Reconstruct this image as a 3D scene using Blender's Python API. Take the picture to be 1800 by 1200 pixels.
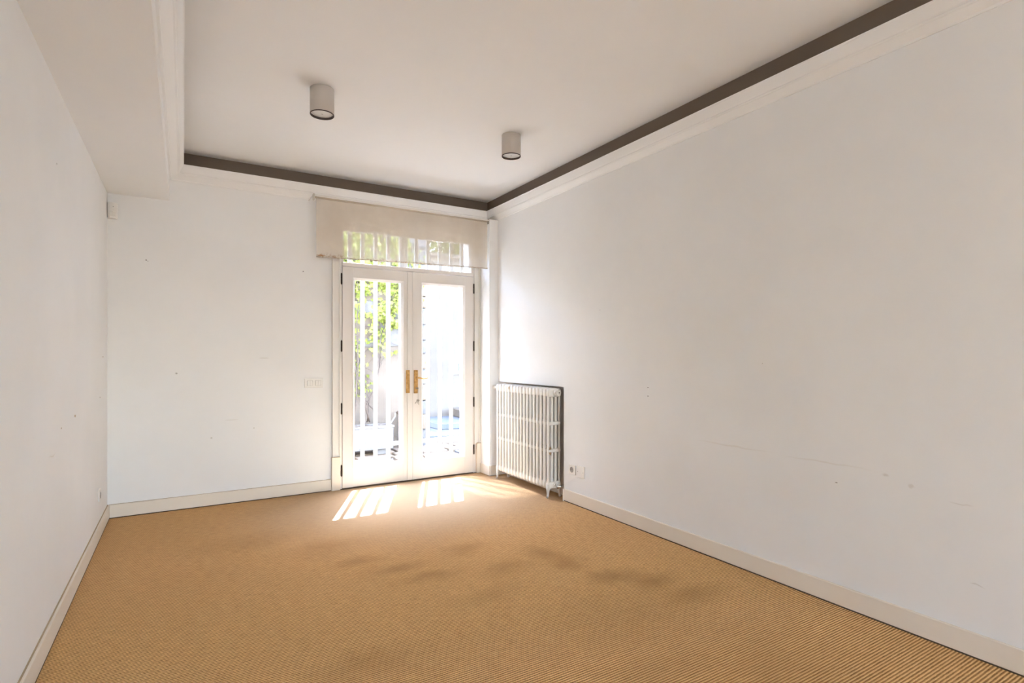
import bpy, bmesh, math, random
from mathutils import Vector, Matrix
D = bpy.data
for o in list(D.objects): D.objects.remove(o)
SC = bpy.context.scene
COL = SC.collection
random.seed(7)
PI = math.pi

# ------------------------------------------------------------------ camera, sky, sun, exposure
F = 957.0
cam_d = D.cameras.new('camera'); cam = D.objects.new('camera', cam_d); COL.objects.link(cam)
cam_d.sensor_width = 36.0; cam_d.lens = F / 1800 * 36.0
cam_d.shift_y = 23 / 1800; cam_d.clip_start = 0.02
cam.location = (0, 0, 1.25)
cam.rotation_euler = (PI / 2, 0, -math.atan((900 - 322) / F))
SC.camera = cam

SKY = 4.2
SUN = 48.0
w = D.worlds.new('world'); SC.world = w; w.use_nodes = True
nt = w.node_tree; bg = nt.nodes['Background']
sky = nt.nodes.new('ShaderNodeTexSky'); sky.sky_type = 'NISHITA'; sky.sun_disc = False
sun_dir = Vector((0.445, 1.0, 1.97)).normalized()
sky.sun_elevation = math.asin(sun_dir.z); sky.sun_rotation = math.atan2(sun_dir.x, sun_dir.y)
sky.air_density = 1.0; sky.dust_density = 2.5
tint = nt.nodes.new('ShaderNodeMixRGB'); tint.blend_type = 'MULTIPLY'; tint.inputs[0].default_value = 1.0
tint.inputs[2].default_value = (1.0, 0.99, 1.03, 1); nt.links.new(sky.outputs[0], tint.inputs[1]); nt.links.new(tint.outputs[0], bg.inputs[0]); bg.inputs[1].default_value = SKY
sd = D.lights.new('sun', 'SUN'); sun = D.objects.new('sun', sd); COL.objects.link(sun)
sd.energy = SUN; sd.angle = 0.009; sd.color = (0.90, 0.98, 1.09)
sun.rotation_euler = sun_dir.to_track_quat('Z', 'Y').to_euler(); sun.location = (6, 14, 20)
# fill lamp added outside the made-up window behind the camera
ad = D.lights.new('rear_fill', 'AREA'); al = D.objects.new('rear_fill', ad); COL.objects.link(al)
ad.shape = 'RECTANGLE'; ad.size = 2.2; ad.size_y = 1.7; ad.energy = 70.0; ad.color = (1.0, 0.95, 0.88)
al.location = (1.2, -6.25, 1.45)
al.rotation_euler = Vector((0, -1, 0)).to_track_quat('Z', 'Y').to_euler()
# added spot lamp standing in for sun glare off unseen windows outside
gd = D.lights.new('added_glare', 'SPOT'); gl = D.objects.new('added_glare', gd); COL.objects.link(gl)
gl.location = (1.17, 8.6, 7.88); gd.energy = 4200; gd.spot_size = math.radians(9); gd.spot_blend = 0.5; gd.shadow_soft_size = 0.2; gd.color = (1.0, 0.97, 0.92)
gl.rotation_euler = (gl.location - Vector((2.66, 4.58, 0))).to_track_quat('Z', 'Y').to_euler()
SC.view_settings.view_transform = 'Standard'; SC.view_settings.look = 'None'
SC.view_settings.exposure = 0.62; SC.view_settings.gamma = 1.0
SC.view_settings.use_curve_mapping = False

# ------------------------------------------------------------------ helpers
def link(name, me, parent=None, label=None, cat=None, group=None, kind=None):
    o = D.objects.new(name, me); COL.objects.link(o)
    if parent is not None: o.parent = parent
    if label: o['label'] = label
    if cat: o['category'] = cat
    if group: o['group'] = group
    if kind: o['kind'] = kind
    return o
def mesh(name, bm, mat, smooth=False):
    me = D.meshes.new(name); bm.normal_update(); bm.to_mesh(me); bm.free()
    for m in (mat if isinstance(mat, (list, tuple)) else [mat]): me.materials.append(m)
    if smooth:
        for p in me.polygons: p.use_smooth = True
    return me
def obj(name, bm, mat, parent=None, smooth=False, **k):
    return link(name, mesh(name, bm, mat, smooth), parent, **k)
def empty(name, loc=(0, 0, 0), parent=None, **k):
    o = link(name, None, parent, **k); o.location = loc; o.empty_display_size = 0.1; return o
def box(bm, x0, x1, y0, y1, z0, z1, bev=0, seg=2, M=None, mi=0):
    r = bmesh.ops.create_cube(bm, size=1)
    vs = r['verts']
    for v in vs:
        v.co = Vector(((x0 + x1) / 2 + v.co.x * (x1 - x0), (y0 + y1) / 2 + v.co.y * (y1 - y0), (z0 + z1) / 2 + v.co.z * (z1 - z0)))
    fs = {f for v in vs for f in v.link_faces}
    if mi:
        for f in fs: f.material_index = mi
    if bev:
        es = list({e for v in vs for e in v.link_edges})
        r = bmesh.ops.bevel(bm, geom=es, offset=bev, segments=seg, affect='EDGES', profile=0.5)
        vs = list({v for f in r['faces'] for v in f.verts} | {v for v in vs if v.is_valid})
    if M is not None:
        for v in set(vs):
            if v.is_valid: v.co = M @ v.co
    return vs
def tube(bm, pts, r, n=10, cap=True, sx=1.0, up=Vector((0, 0, 1))):
    """tube along points; r is a number or a list"""
    pts = [Vector(p) for p in pts]; rings = []
    for i, p in enumerate(pts):
        a = pts[max(0, i - 1)]; b = pts[min(len(pts) - 1, i + 1)]; d = (b - a).normalized()
        u = up if abs(d.dot(up)) < 0.95 else Vector((1, 0, 0))
        e1 = d.cross(u).normalized(); e2 = d.cross(e1).normalized()
        rr = r[i] if isinstance(r, (list, tuple)) else r
        rings.append([bm.verts.new(p + e1 * math.cos(2 * PI * k / n) * rr * sx + e2 * math.sin(2 * PI * k / n) * rr) for k in range(n)])
    for a, b in zip(rings, rings[1:]):
        for k in range(n): bm.faces.new((a[k], a[(k + 1) % n], b[(k + 1) % n], b[k]))
    if cap:
        bm.faces.new(list(reversed(rings[0]))); bm.faces.new(rings[-1])
    bmesh.ops.recalc_face_normals(bm, faces=bm.faces)
def lathe(bm, prof, n=32, M=None):
    """prof: list of (r, z); r=0 ends close"""
    rings = []
    for r, z in prof:
        if r <= 1e-6: rings.append([bm.verts.new((0, 0, z))])
        else: rings.append([bm.verts.new((r * math.cos(2 * PI * k / n), r * math.sin(2 * PI * k / n), z)) for k in range(n)])
    for a, b in zip(rings, rings[1:]):
        for k in range(n):
            q = [a[k % len(a)], a[(k + 1) % len(a)], b[(k + 1) % len(b)], b[k % len(b)]]
            q2 = []
            for v in q:
                if v not in q2: q2.append(v)
            if len(q2) > 2: bm.faces.new(q2)
    bmesh.ops.recalc_face_normals(bm, faces=bm.faces)
    if M is not None:
        for v in {v for rg in rings for v in rg}: v.co = M @ v.co
def sweep(bm, sections):
    """sections: list of closed rings of the same length -> skinned solid with end caps"""
    R = [[bm.verts.new(p) for p in s] for s in sections]
    n = len(R[0])
    for a, b in zip(R, R[1:]):
        for k in range(n): bm.faces.new((a[k], a[(k + 1) % n], b[(k + 1) % n], b[k]))
    bm.faces.new(list(reversed(R[0]))); bm.faces.new(R[-1])
    bmesh.ops.recalc_face_normals(bm, faces=bm.faces)
NB = bmesh.new

# ------------------------------------------------------------------ materials
def N(nt, t, **k):
    n = nt.nodes.new(t)
    for a, v in k.items(): setattr(n, a, v)
    return n
class MT:
    def __init__(s, name, rough=0.6, metal=0.0, col=(0.8, 0.8, 0.8)):
        s.m = D.materials.new(name); s.m.use_nodes = True; s.nt = s.m.node_tree
        s.b = s.nt.nodes['Principled BSDF']
        s.b.inputs['Roughness'].default_value = rough; s.b.inputs['Metallic'].default_value = metal
        s.b.inputs['Base Color'].default_value = (*col, 1)
        s.pos = None
    def L(s, a, b): s.nt.links.new(a, b)
    def P(s):
        if s.pos is None: s.pos = N(s.nt, 'ShaderNodeNewGeometry').outputs['Position']
        return s.pos
    def math(s, op, a, b=None, clamp=False, c=None):
        n = N(s.nt, 'ShaderNodeMath', operation=op); n.use_clamp = clamp
        for i, v in enumerate((a, b, c)):
            if v is None: continue
            if isinstance(v, (int, float)): n.inputs[i].default_value = v
            else: s.L(v, n.inputs[i])
        return n.outputs[0]
    def noise(s, scale, detail=3, rough=0.5, vec=None, stretch=None):
        v = vec if vec is not None else s.P()
        if stretch:
            mp = N(s.nt, 'ShaderNodeMapping'); mp.inputs['Scale'].default_value = stretch; s.L(v, mp.inputs[0]); v = mp.outputs[0]
        n = N(s.nt, 'ShaderNodeTexNoise'); n.inputs['Scale'].default_value = scale
        n.inputs['Detail'].default_value = detail; n.inputs['Roughness'].default_value = rough
        s.L(v, n.inputs['Vector']); return n.outputs[0]
    def ramp(s, v, stops):
        n = N(s.nt, 'ShaderNodeValToRGB'); e = n.color_ramp.elements
        e[0].position, e[0].color = stops[0][0], (*stops[0][1], 1); e[1].position, e[1].color = stops[-1][0], (*stops[-1][1], 1)
        for p, c in stops[1:-1]:
            x = e.new(p); x.color = (*c, 1)
        s.L(v, n.inputs[0]); return n.outputs[0]
    def rng(s, v, a, b, c=0.0, d=1.0, smooth=True):
        n = N(s.nt, 'ShaderNodeMapRange'); n.interpolation_type = 'SMOOTHSTEP' if smooth else 'LINEAR'
        for i, x in enumerate((a, b, c, d)): n.inputs[i + 1].default_value = x
        s.L(v, n.inputs[0]); return n.outputs[0]
    def mix(s, f, a, b, mode='MIX'):
        n = N(s.nt, 'ShaderNodeMixRGB', blend_type=mode)
        for i, v in enumerate((f, a, b)):
            if isinstance(v, (int, float)): n.inputs[i].default_value = v
            elif isinstance(v, tuple): n.inputs[i].default_value = (*v, 1)
            else: s.L(v, n.inputs[i])
        return n.outputs[0]
    def spot(s, col, where, size, to, amt=1.0, soft=0.5, wob=None):
        """a mark of its own shape: ellipsoid at where with radii size (world metres)"""
        v = s.P()
        if wob:
            nz = N(s.nt, 'ShaderNodeTexNoise'); nz.inputs['Scale'].default_value = wob[0]; s.L(v, nz.inputs['Vector'])
            o = N(s.nt, 'ShaderNodeVectorMath', operation='MULTIPLY_ADD'); s.L(nz.outputs['Color'], o.inputs[0])
            o.inputs[1].default_value = (wob[1],) * 3; s.L(v, o.inputs[2]); v = o.outputs[0]
            where = tuple(q + wob[1] / 2 for q in where)
        a = N(s.nt, 'ShaderNodeVectorMath', operation='SUBTRACT'); s.L(v, a.inputs[0]); a.inputs[1].default_value = where
        b = N(s.nt, 'ShaderNodeVectorMath', operation='DIVIDE'); s.L(a.outputs[0], b.inputs[0]); b.inputs[1].default_value = size
        c = N(s.nt, 'ShaderNodeVectorMath', operation='LENGTH'); s.L(b.outputs[0], c.inputs[0])
        f = s.rng(c.outputs['Value'], 1.0, soft, 0.0, amt)
        return s.mix(f, col, to)
    def base(s, c): s.L(c, s.b.inputs['Base Color'])
    def bump(s, h, strength=0.3, dist=0.002):
        n = N(s.nt, 'ShaderNodeBump'); n.inputs['Strength'].default_value = strength; n.inputs['Distance'].default_value = dist
        s.L(h, n.inputs['Height']); s.L(n.outputs[0], s.b.inputs['Normal'])

def paint(name, col, rough=0.6, var=0.03, bump=0.15, marks=(), wear=None):
    m = MT(name, rough)
    c = m.mix(m.rng(m.noise(1.7, 4, 0.6), 0.3, 0.7), tuple(x * (1 - var) for x in col), col)
    if wear:
        f = m.rng(m.noise(wear[1], 6, 0.65), wear[2], wear[2] + 0.05)
        c = m.mix(f, c, wear[0])
    for mk in marks: c = m.spot(c, *mk)
    m.base(c)
    m.bump(m.noise(160, 3, 0.6), bump, 0.0012)
    return m.m
HOLE = (0.10, 0.07, 0.05)
Wc = (0.915, 0.915, 0.91)
M_wall_right = paint('right_wall_paint', Wc, 0.55, marks=[
    ((2.8, 2.785, 1.018), (.01, .006, .004), HOLE), ((2.8, 2.785, 0.958), (.01, .006, .004), HOLE),
    ((2.8, 1.494, 0.609), (.02, .008, .003), (.25, .2, .16), .8),
    ((2.8, 2.10, 0.706), (.03, .34, .007), (.70, .64, .57), .35, .0, (9, .02)),
    ((2.8, 1.55, 0.70), (.03, .30, .006), (.70, .64, .57), .35, .0, (9, .02)),
    ((2.8, 1.27, 0.69), (.02, .02, .010), (.55, .49, .43), .35, .3, (30, .02)),
    ((2.8, 1.17, 0.66), (.02, .015, .014), (.60, .55, .5), .35, .3, (40, .02)),
    ((2.8, 0.98, 0.62), (.02, .05, .004), (.6, .55, .5), .35, .3, (20, .02)),
    ((2.8, 0.93, 0.30), (.02, .03, .004), (.5, .45, .4), .35, .3, (30, .02)),
    ((2.8, 3.3, 1.6), (.02, .004, .004), HOLE, .5),
    ((2.8, 1.9, 1.2), (.02, .003, .003), (.35, .3, .25), .7)])
M_wall_left = paint('left_wall_paint', Wc, 0.55, marks=[
    ((-.495, 3.702, 0.924), (.01, .035, .010), (.50, .38, .24), .9, .4, (30, .02)),
    ((-.495, 3.32, 0.90), (.01, .02, .005), (.5, .4, .3), .8),
    ((-.495, 3.15, 0.80), (.01, .16, .006), (.70, .65, .58), .5, .2, (8, .05)),
    ((-.495, 4.884, 1.234), (.01, .03, .006), (.45, .36, .25), .8),
    ((-.495, 4.727, 0.953), (.01, .025, .006), (.4, .32, .25), .8),
    ((-.495, 3.211, 2.123), (.01, .008, .006), HOLE, .7)])
M_wall_back = paint('back_wall_paint', Wc, 0.6, marks=[
    ((-.249, 5.145, 1.992), (.006, .01, .005), HOLE), ((-.238, 5.145, 1.985), (.006, .01, .003), HOLE, .6),
    ((.921, 5.145, 1.995), (.006, .01, .005), HOLE), ((-.047, 5.145, 1.099), (.012, .01, .010), (.35, .33, .30), .7, .3, (60, .01)),
    ((.60, 5.145, 1.22), (.05, .01, .004), (.6, .57, .53), .5), ((.20, 5.145, .56), (.01, .01, .006), (.45, .4, .35), .6),
    ((.35, 5.145, .70), (.06, .01, .004), (.7, .66, .6), .5), ((.52, 5.145, .62), (.006, .01, .006), (.45, .4, .35), .6)])
M_ceiling = paint('ceiling_paint', (0.94, 0.94, 0.938), 0.7, 0.015, 0.08)
M_trim = paint('trim_gloss_paint', (0.83, 0.80, 0.75), 0.35, 0.03, 0.05, wear=((0.45, 0.33, 0.2), 3.0, 0.74))
M_base = paint('baseboard_paint', (0.86, 0.785, 0.68), 0.4, 0.04, 0.06)
M_gap = paint('dusty_gap', (0.10, 0.07, 0.045), 0.9)
M_oldpaint = paint('yellowed_paint_edge', (0.52, 0.40, 0.25), 0.8, 0.2)
M_cornice = paint('cornice_paint', (0.915, 0.91, 0.90), 0.5, 0.01, 0.03)
M_cove = paint('cove_shade_brown', (0.175, 0.133, 0.102), 0.85, 0.06)
M_door = paint('door_paint', (0.82, 0.775, 0.73), 0.38, 0.03, 0.05)
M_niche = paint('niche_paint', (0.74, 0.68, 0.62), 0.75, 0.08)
M_grille = paint('white_gate_paint', (0.93, 0.93, 0.93), 0.35, 0.01, 0.03)
M_plastic = paint('white_plastic', (0.86, 0.84, 0.80), 0.3, 0.0, 0.0)
M_plastic_d = paint('socket_well_grey', (0.42, 0.40, 0.37), 0.45, 0.0, 0.0)
M_bracket = paint('bracket_grey_paint', (0.62, 0.58, 0.53), 0.45, 0.0, 0.0)
M_black = paint('black_hole', (0.02, 0.018, 0.015), 0.7, 0, 0)
M_radiator = paint('radiator_enamel', (0.90, 0.87, 0.82), 0.4, 0.04, 0.1, wear=((0.42, 0.28, 0.15), 9.0, 0.70))
M_chip = paint('rust_chip', (0.50, 0.30, 0.14), 0.85, 0.2)
M_chrome = MT('chrome', 0.18, 1.0, (0.75, 0.73, 0.70)).m
M_steel = MT('key_steel', 0.35, 1.0, (0.35, 0.32, 0.28)).m
def brass():
    m = MT('aged_brass', 0.36, 0.85); m.base(m.mix(m.rng(m.noise(40, 4), .35, .7), (0.42, 0.235, 0.075), (0.62, 0.38, 0.15))); return m.m
M_brass = brass()
M_hinge = MT('dark_hinge_metal', 0.5, 0.7, (0.055, 0.040, 0.03)).m
M_can = paint('taupe_lamp_lacquer', (0.60, 0.55, 0.50), 0.5, 0.01, 0.02)
M_canrim = paint('lamp_dark_rim', (0.07, 0.05, 0.04), 0.5, 0.0, 0.0)
def glass():
    m = MT('window_glass', 0.0); nt = m.nt; nt.nodes.remove(m.b)
    t = N(nt, 'ShaderNodeBsdfTransparent'); t.inputs[0].default_value = (0.97, 0.975, 0.97, 1)
    g = N(nt, 'ShaderNodeBsdfGlossy'); g.inputs['Roughness'].default_value = 0.02
    fr = N(nt, 'ShaderNodeFresnel'); fr.inputs[0].default_value = 1.45
    mx = N(nt, 'ShaderNodeMixShader'); bf = N(nt, 'ShaderNodeNewGeometry')
    m.L(m.math('MULTIPLY', fr.outputs[0], m.math('SUBTRACT', 1.0, bf.outputs['Backfacing'])), mx.inputs[0]); m.L(t.outputs[0], mx.inputs[1]); m.L(g.outputs[0], mx.inputs[2])
    m.L(mx.outputs[0], nt.nodes['Material Output'].inputs[0]); return m.m
M_glass = glass()
def bulbglass():
    m = MT('frosted_bulb', 0.25, 0.0, (0.80, 0.79, 0.76)); return m.m
M_bulb = bulbglass()
M_refl = MT('lamp_reflector', 0.3, 0.6, (0.80, 0.79, 0.77)).m
def fabric():
    m = MT('blind_screen_fabric', 0.9); nt = m.nt; nt.nodes.remove(m.b)
    c = m.mix(m.rng(m.noise(3.0, 5, 0.6), .35, .7), (0.72, 0.625, 0.51), (0.80, 0.705, 0.58))
    # rust and dirt along the lower hem, strongest at the left end
    sep = N(nt, 'ShaderNodeSeparateXYZ'); m.L(m.P(), sep.inputs[0])
    hem = m.rng(sep.outputs[2], 2.16, 2.10); st = m.rng(m.noise(38, 5, 0.7), 0.47, 0.62)
    c = m.mix(m.math('MULTIPLY', m.math('MULTIPLY', hem, st), 0.75), c, (0.34, 0.17, 0.07))
    c = m.spot(c, (1.03, 4.93, 2.115), (.05, .02, .010), (.42, .19, .05), .9, .3, (50, .02))
    d = N(nt, 'ShaderNodeBsdfDiffuse'); m.L(c, d.inputs[0])
    tl = N(nt, 'ShaderNodeBsdfTranslucent'); m.L(c, tl.inputs[0])
    tr = N(nt, 'ShaderNodeBsdfTransparent')
    a = N(nt, 'ShaderNodeMixShader'); a.inputs[0].default_value = 0.25; m.L(d.outputs[0], a.inputs[1]); m.L(tl.outputs[0], a.inputs[2])
    b = N(nt, 'ShaderNodeMixShader'); b.inputs[0].default_value = 0.30; m.L(a.outputs[0], b.inputs[1]); m.L(tr.outputs[0], b.inputs[2])
    m.L(b.outputs[0], nt.nodes['Material Output'].inputs[0]); return m.m
M_fabric = fabric()
def carpet():
    m = MT('sisal_carpet', 0.95); nt = m.nt
    m.b.inputs['Specular IOR Level'].default_value = 0.15
    sep = N(nt, 'ShaderNodeSeparateXYZ'); m.L(m.P(), sep.inputs[0]); X, Yc = sep.outputs[0], sep.outputs[1]
    p = 0.0125
    wob = m.math('MULTIPLY', m.math('SUBTRACT', m.noise(60, 2), 0.5), 0.003)
    yy = m.math('DIVIDE', m.math('ADD', Yc, wob), p)
    rib = m.math('MULTIPLY_ADD', m.math('SINE', m.math('MULTIPLY', yy, 2 * PI)), 0.5, c=0.5)
    row = m.math('FLOOR', yy)
    loop = m.math('MULTIPLY_ADD', m.math('SINE', m.math('ADD', m.math('MULTIPLY', X, 2 * PI / 0.011), m.math('MULTIPLY', row, 2.1))), 0.5, c=0.5)
    fib = m.noise(220, 3, 0.7); fib2 = m.noise(55, 3, 0.6, stretch=(0.35, 1.6, 1))
    h = m.math('ADD', m.math('MULTIPLY', rib, 0.62), m.math('MULTIPLY', loop, 0.14))
    h2 = m.math('ADD', h, m.math('MULTIPLY', fib, 0.30))
    h3 = m.math('ADD', h2, m.math('MULTIPLY', m.math('SUBTRACT', fib2, 0.5), 0.5))
    c = m.ramp(h3, [(0.05, (0.13, 0.052, 0.012)), (0.45, (0.58, 0.315, 0.120)), (0.80, (0.92, 0.57, 0.265)), (1.0, (0.92, 0.62, 0.29))])
    # patchy wear: faded near the door, browner towards the middle of the room
    big = m.rng(m.noise(1.1, 5, 0.6), 0.3, 0.7)
    c = m.mix(m.math('MULTIPLY', big, 0.18), c, (0.50, 0.29, 0.12))
    c = m.spot(c, (1.75, 4.45, 0), (1.75, 1.45, 1), (0.40, 0.350, 0.285), .85, .15, (2, .2))
    stain = (0.33, 0.178, 0.065)
    for x, y, sx, sy, a in [(.79, 3.62, .30, .20, .40), (.90, 3.30, .20, .10, .50), (1.07, 3.08, .22, .09, .50), (1.20, 2.86, .22, .08, .50),
                            (1.95, 2.85, .14, .17, .50), (1.97, 2.62, .14, .16, .55), (2.08, 2.33, .22, .12, .65), (2.23, 2.17, .22, .13, .70),
                            (2.31, 1.92, .24, .12, .50), (1.56, 3.14, .18, .12, .45), (1.64, 2.72, .22, .12, .40), (1.85, 1.95, .5, .3, .30),
                            (.63, 2.2, .30, .12, .35), (1.52, 1.55, .4, .12, .30), (.35, 4.0, .4, .2, .25), (1.35, 2.5, .25, .12, .30), (2.0, 1.3, .5, .4, .3)]:
        c = m.spot(c, (x, y, 0), (sx * 1.25, sy * 1.4, 1), stain, a * 1.05, -.15, (3.2, .22))
    m.base(c)
    m.bump(h2, 0.9, 0.004)
    return m.m
M_carpet = carpet()
def stone(name, a, b, scale=6, rough=0.8):
    m = MT(name, rough); m.base(m.mix(m.rng(m.noise(scale, 6, 0.65), .3, .7), a, b)); m.bump(m.noise(scale * 5, 5), .5, .01); return m.m
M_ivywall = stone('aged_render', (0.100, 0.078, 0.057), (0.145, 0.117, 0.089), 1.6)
M_whitewall = stone('white_render', (0.80, 0.78, 0.74), (0.88, 0.86, 0.82), 1.2)
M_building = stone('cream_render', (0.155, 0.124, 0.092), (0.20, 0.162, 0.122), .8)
M_barestone = stone('bare_wall_stone', (0.085, 0.080, 0.074), (0.13, 0.124, 0.116), 5)
M_paver = stone('sandstone', (0.115, 0.086, 0.058), (0.175, 0.134, 0.092), 4)
M_slab = stone('bluish_stone', (0.095, 0.10, 0.105), (0.145, 0.147, 0.15), 3)
M_ground = stone('patio_mortar', (0.10, 0.09, 0.075), (0.15, 0.133, 0.11), 5)
M_planter = stone('planter_concrete', (0.12, 0.118, 0.116), (0.165, 0.16, 0.15), 3)
M_soil = stone('planter_soil', (0.04, 0.03, 0.02), (0.10, 0.08, 0.06), 14)
M_bark = stone('vine_bark', (0.050, 0.034, 0.023), (0.085, 0.062, 0.046), 30)
M_pipe = stone('rusty_pipe', (0.07, 0.043, 0.027), (0.11, 0.072, 0.047), 8)
def leafmat(name, c1, c2):
    m = MT(name, 0.5); nt = m.nt
    oi = N(nt, 'ShaderNodeObjectInfo')
    c = m.mix(m.rng(m.noise(9, 2), .35, .65), c1, c2); m.base(c)
    tl = N(nt, 'ShaderNodeBsdfTranslucent'); m.L(c, tl.inputs[0])
    mx = N(nt, 'ShaderNodeMixShader'); mx.inputs[0].default_value = 0.45
    m.L(m.b.outputs[0], mx.inputs[1]); m.L(tl.outputs[0], mx.inputs[2]); m.L(mx.outputs[0], nt.nodes['Material Output'].inputs[0]); return m.m
M_leaf = leafmat('ivy_leaf', (0.16, 0.19, 0.012), (0.30, 0.31, 0.07))
M_tree = leafmat('tree_leaf', (0.09, 0.12, 0.012), (0.20, 0.23, 0.045))

# ------------------------------------------------------------------ room shell
XL, XR, YB, ZC = -0.495, 2.80, 5.145, 2.88
YR = -6.0                       # wall behind the camera
BE = 0.32                       # thickness of the outer wall
S = dict(kind='structure')
bm = NB(); box(bm, XL - .15, XR + .35, YR - .2, YB + .06, -0.12, 0.0); floor = obj('floor', bm, M_carpet, **S)
bm = NB(); box(bm, XL - .15, XR + .35, YR - .2, YB + BE, ZC, ZC + .15); ceiling = obj('ceiling', bm, M_ceiling, **S)
bm = NB(); box(bm, XL, -0.095, YR, YB, 2.48, ZC); obj('soffit', bm, M_ceiling, ceiling)
bm = NB(); box(bm, XL - .15, XL, YR - .2, YB + BE, 0, ZC); obj('wall_left', bm, M_wall_left, **S)
# door opening: x 1.235..2.655, z 0..2.48
DX0, DX1, DZ = 1.235, 2.655, 2.47
bm = NB()
box(bm, XL - .15, DX0, YB, YB + BE, 0, ZC); box(bm, DX1, XR + .35, YB, YB + BE, 0, ZC); box(bm, DX0, DX1, YB, YB + BE, DZ, ZC)
wall_back = obj('wall_back', bm, M_wall_back, **S)
# pier in the corner, standing proud of the back wall
bm = NB(); box(bm, 2.70, 2.95, 4.92, YB, 0, 2.645, 0.004, 1); obj('corner_pier', bm, M_wall_back, wall_back)
# right wall with radiator niche
NY0, NY1, NZ, ND = 3.775, 4.92, 0.972, 2.895
bm = NB()
box(bm, XR, XR + .35, YR - .2, -5.2, 0, ZC); box(bm, XR, XR + .35, -3.4, NY0, 0, ZC); box(bm, XR, XR + .35, NY0, YB, NZ, ZC)
box(bm, XR, XR + .35, -5.2, -3.4, 0, .5); box(bm, XR, XR + .35, -5.2, -3.4, 2.45, ZC)
wall_right = obj('wall_right', bm, M_wall_right, **S)
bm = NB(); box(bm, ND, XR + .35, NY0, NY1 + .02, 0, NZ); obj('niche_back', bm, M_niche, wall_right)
# wall behind the camera with a wide window added for fill light
bm = NB()
box(bm, XL - .15, 0.1, YR - .2, YR, 0, ZC); box(bm, 2.3, XR + .35, YR - .2, YR, 0, ZC)
box(bm, 0.1, 2.3, YR - .2, YR, 0, 0.6); box(bm, 0.1, 2.3, YR - .2, YR, 2.3, ZC)
obj('wall_rear', bm, M_wall_back, **S)
bm = NB()
for a, b in ((0.1, 0.17), (1.165, 1.235), (2.23, 2.3)): box(bm, a, b, YR - .14, YR - .08, .6, 2.3)
for a, b in ((.6, .67), (2.23, 2.3)): box(bm, .1, 2.3, YR - .14, YR - .08, a, b)
fill_win2 = obj('fill_window_2', bm, M_door, **S)
for a, b in ((.17, 1.165), (1.235, 2.23)):
    bm = NB(); box(bm, a, b, YR - .115, YR - .109, .67, 2.23); obj('glass_pane', bm, M_glass, fill_win2)

bm = NB()  # side window behind the camera, added to let in more fill light
for a, b in ((-5.2, -5.14), (-4.33, -4.27), (-3.46, -3.4)): box(bm, XR + .14, XR + .20, a, b, .5, 2.45)
for a, b in ((.5, .57), (2.38, 2.45)): box(bm, XR + .14, XR + .20, -5.2, -3.4, a, b)
fill_win3 = obj('fill_window_3', bm, M_door, **S)
for a, b in ((-5.14, -4.33), (-4.27, -3.46)):
    bm = NB(); box(bm, XR + .167, XR + .173, a, b, .57, 2.38); obj('glass_pane', bm, M_glass, fill_win3)

# baseboards
def bb(name, x0, x1, y0, y1, parent=None, top=True, **k):
    bm = NB(); box(bm, x0, x1, y0, y1, 0.006, .104, .004, 2)
    return obj(name, bm, M_base, parent, **k)
bbl = bb('baseboard_left', XL, XL + .015, YR, YB - .0, **S)
bbb = bb('baseboard_back', XL + .015, 1.163, YB - .015, YB, **S)
bbr = bb('baseboard_right', XR - .015, XR, YR, NY0 - .02, **S)
bb('baseboard_piece', 2.688, 2.70, 4.908, YB - .02, bbb); bb('baseboard_piece', 2.70, 2.80, 4.908, 4.92, bbb)
# dark joint under the boards and the yellowed line of old paint on top of them
for par, (x0, x1, y0, y1) in ((bbl, (XL, XL + .014, YR, YB)), (bbb, (XL, 1.16, YB - .014, YB)), (bbr, (XR - .014, XR, YR, NY0 - .02))):
    bm = NB(); box(bm, x0, x1, y0, y1, 0.0005, 0.0065); obj('floor_joint', bm, M_gap, par)
bm = NB(); box(bm, XL, XL + .006, 2.0, YB - .003, .1035, .1065); obj('paint_line', bm, M_oldpaint, bbl)
bm = NB(); box(bm, XL + .01, 1.16, YB - .004, YB, .1035, .106); obj('paint_line', bm, M_oldpaint, bbb)
bm = NB(); box(bm, 2.774, 2.80, NY0 - .023, NY0 - .019, 0, .104); obj('board_end', bm, M_base, bbr)

# cornice: k = projection, z
PROF = [(0, 2.645), (.012, 2.645), (.016, 2.655), (.058, 2.683), (.066, 2.685), (.069, 2.693), (.066, 2.698), (.074, 2.704), (.094, 2.748), (.100, 2.752), (.100, 2.760), (.088, 2.764), (0, 2.764)]
BX = -0.095
def cornice(name, secs):
    bm = NB(); sweep(bm, secs); return obj(name, bm, M_cornice, **S)
KR = .65
cornice('trim_1', [[(BX + k, YB - k, z) for k, z in PROF], [(XR - k * KR, YB - k, z) for k, z in PROF]])
cornice('trim_2', [[(XR - k * KR, YB - k, z) for k, z in PROF], [(XR - k * KR, YR, z) for k, z in PROF]])
cornice('trim_3', [[(BX + k, YB - k, z) for k, z in PROF], [(BX + k, YR, z) for k, z in PROF]])
# shade of the cove behind the cornice, painted in as brown bands
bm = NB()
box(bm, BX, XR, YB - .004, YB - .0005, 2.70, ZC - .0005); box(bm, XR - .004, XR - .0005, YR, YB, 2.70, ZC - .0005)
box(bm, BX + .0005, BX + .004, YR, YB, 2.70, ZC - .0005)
obj('cove_shade_band', bm, M_cove, ceiling)

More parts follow.
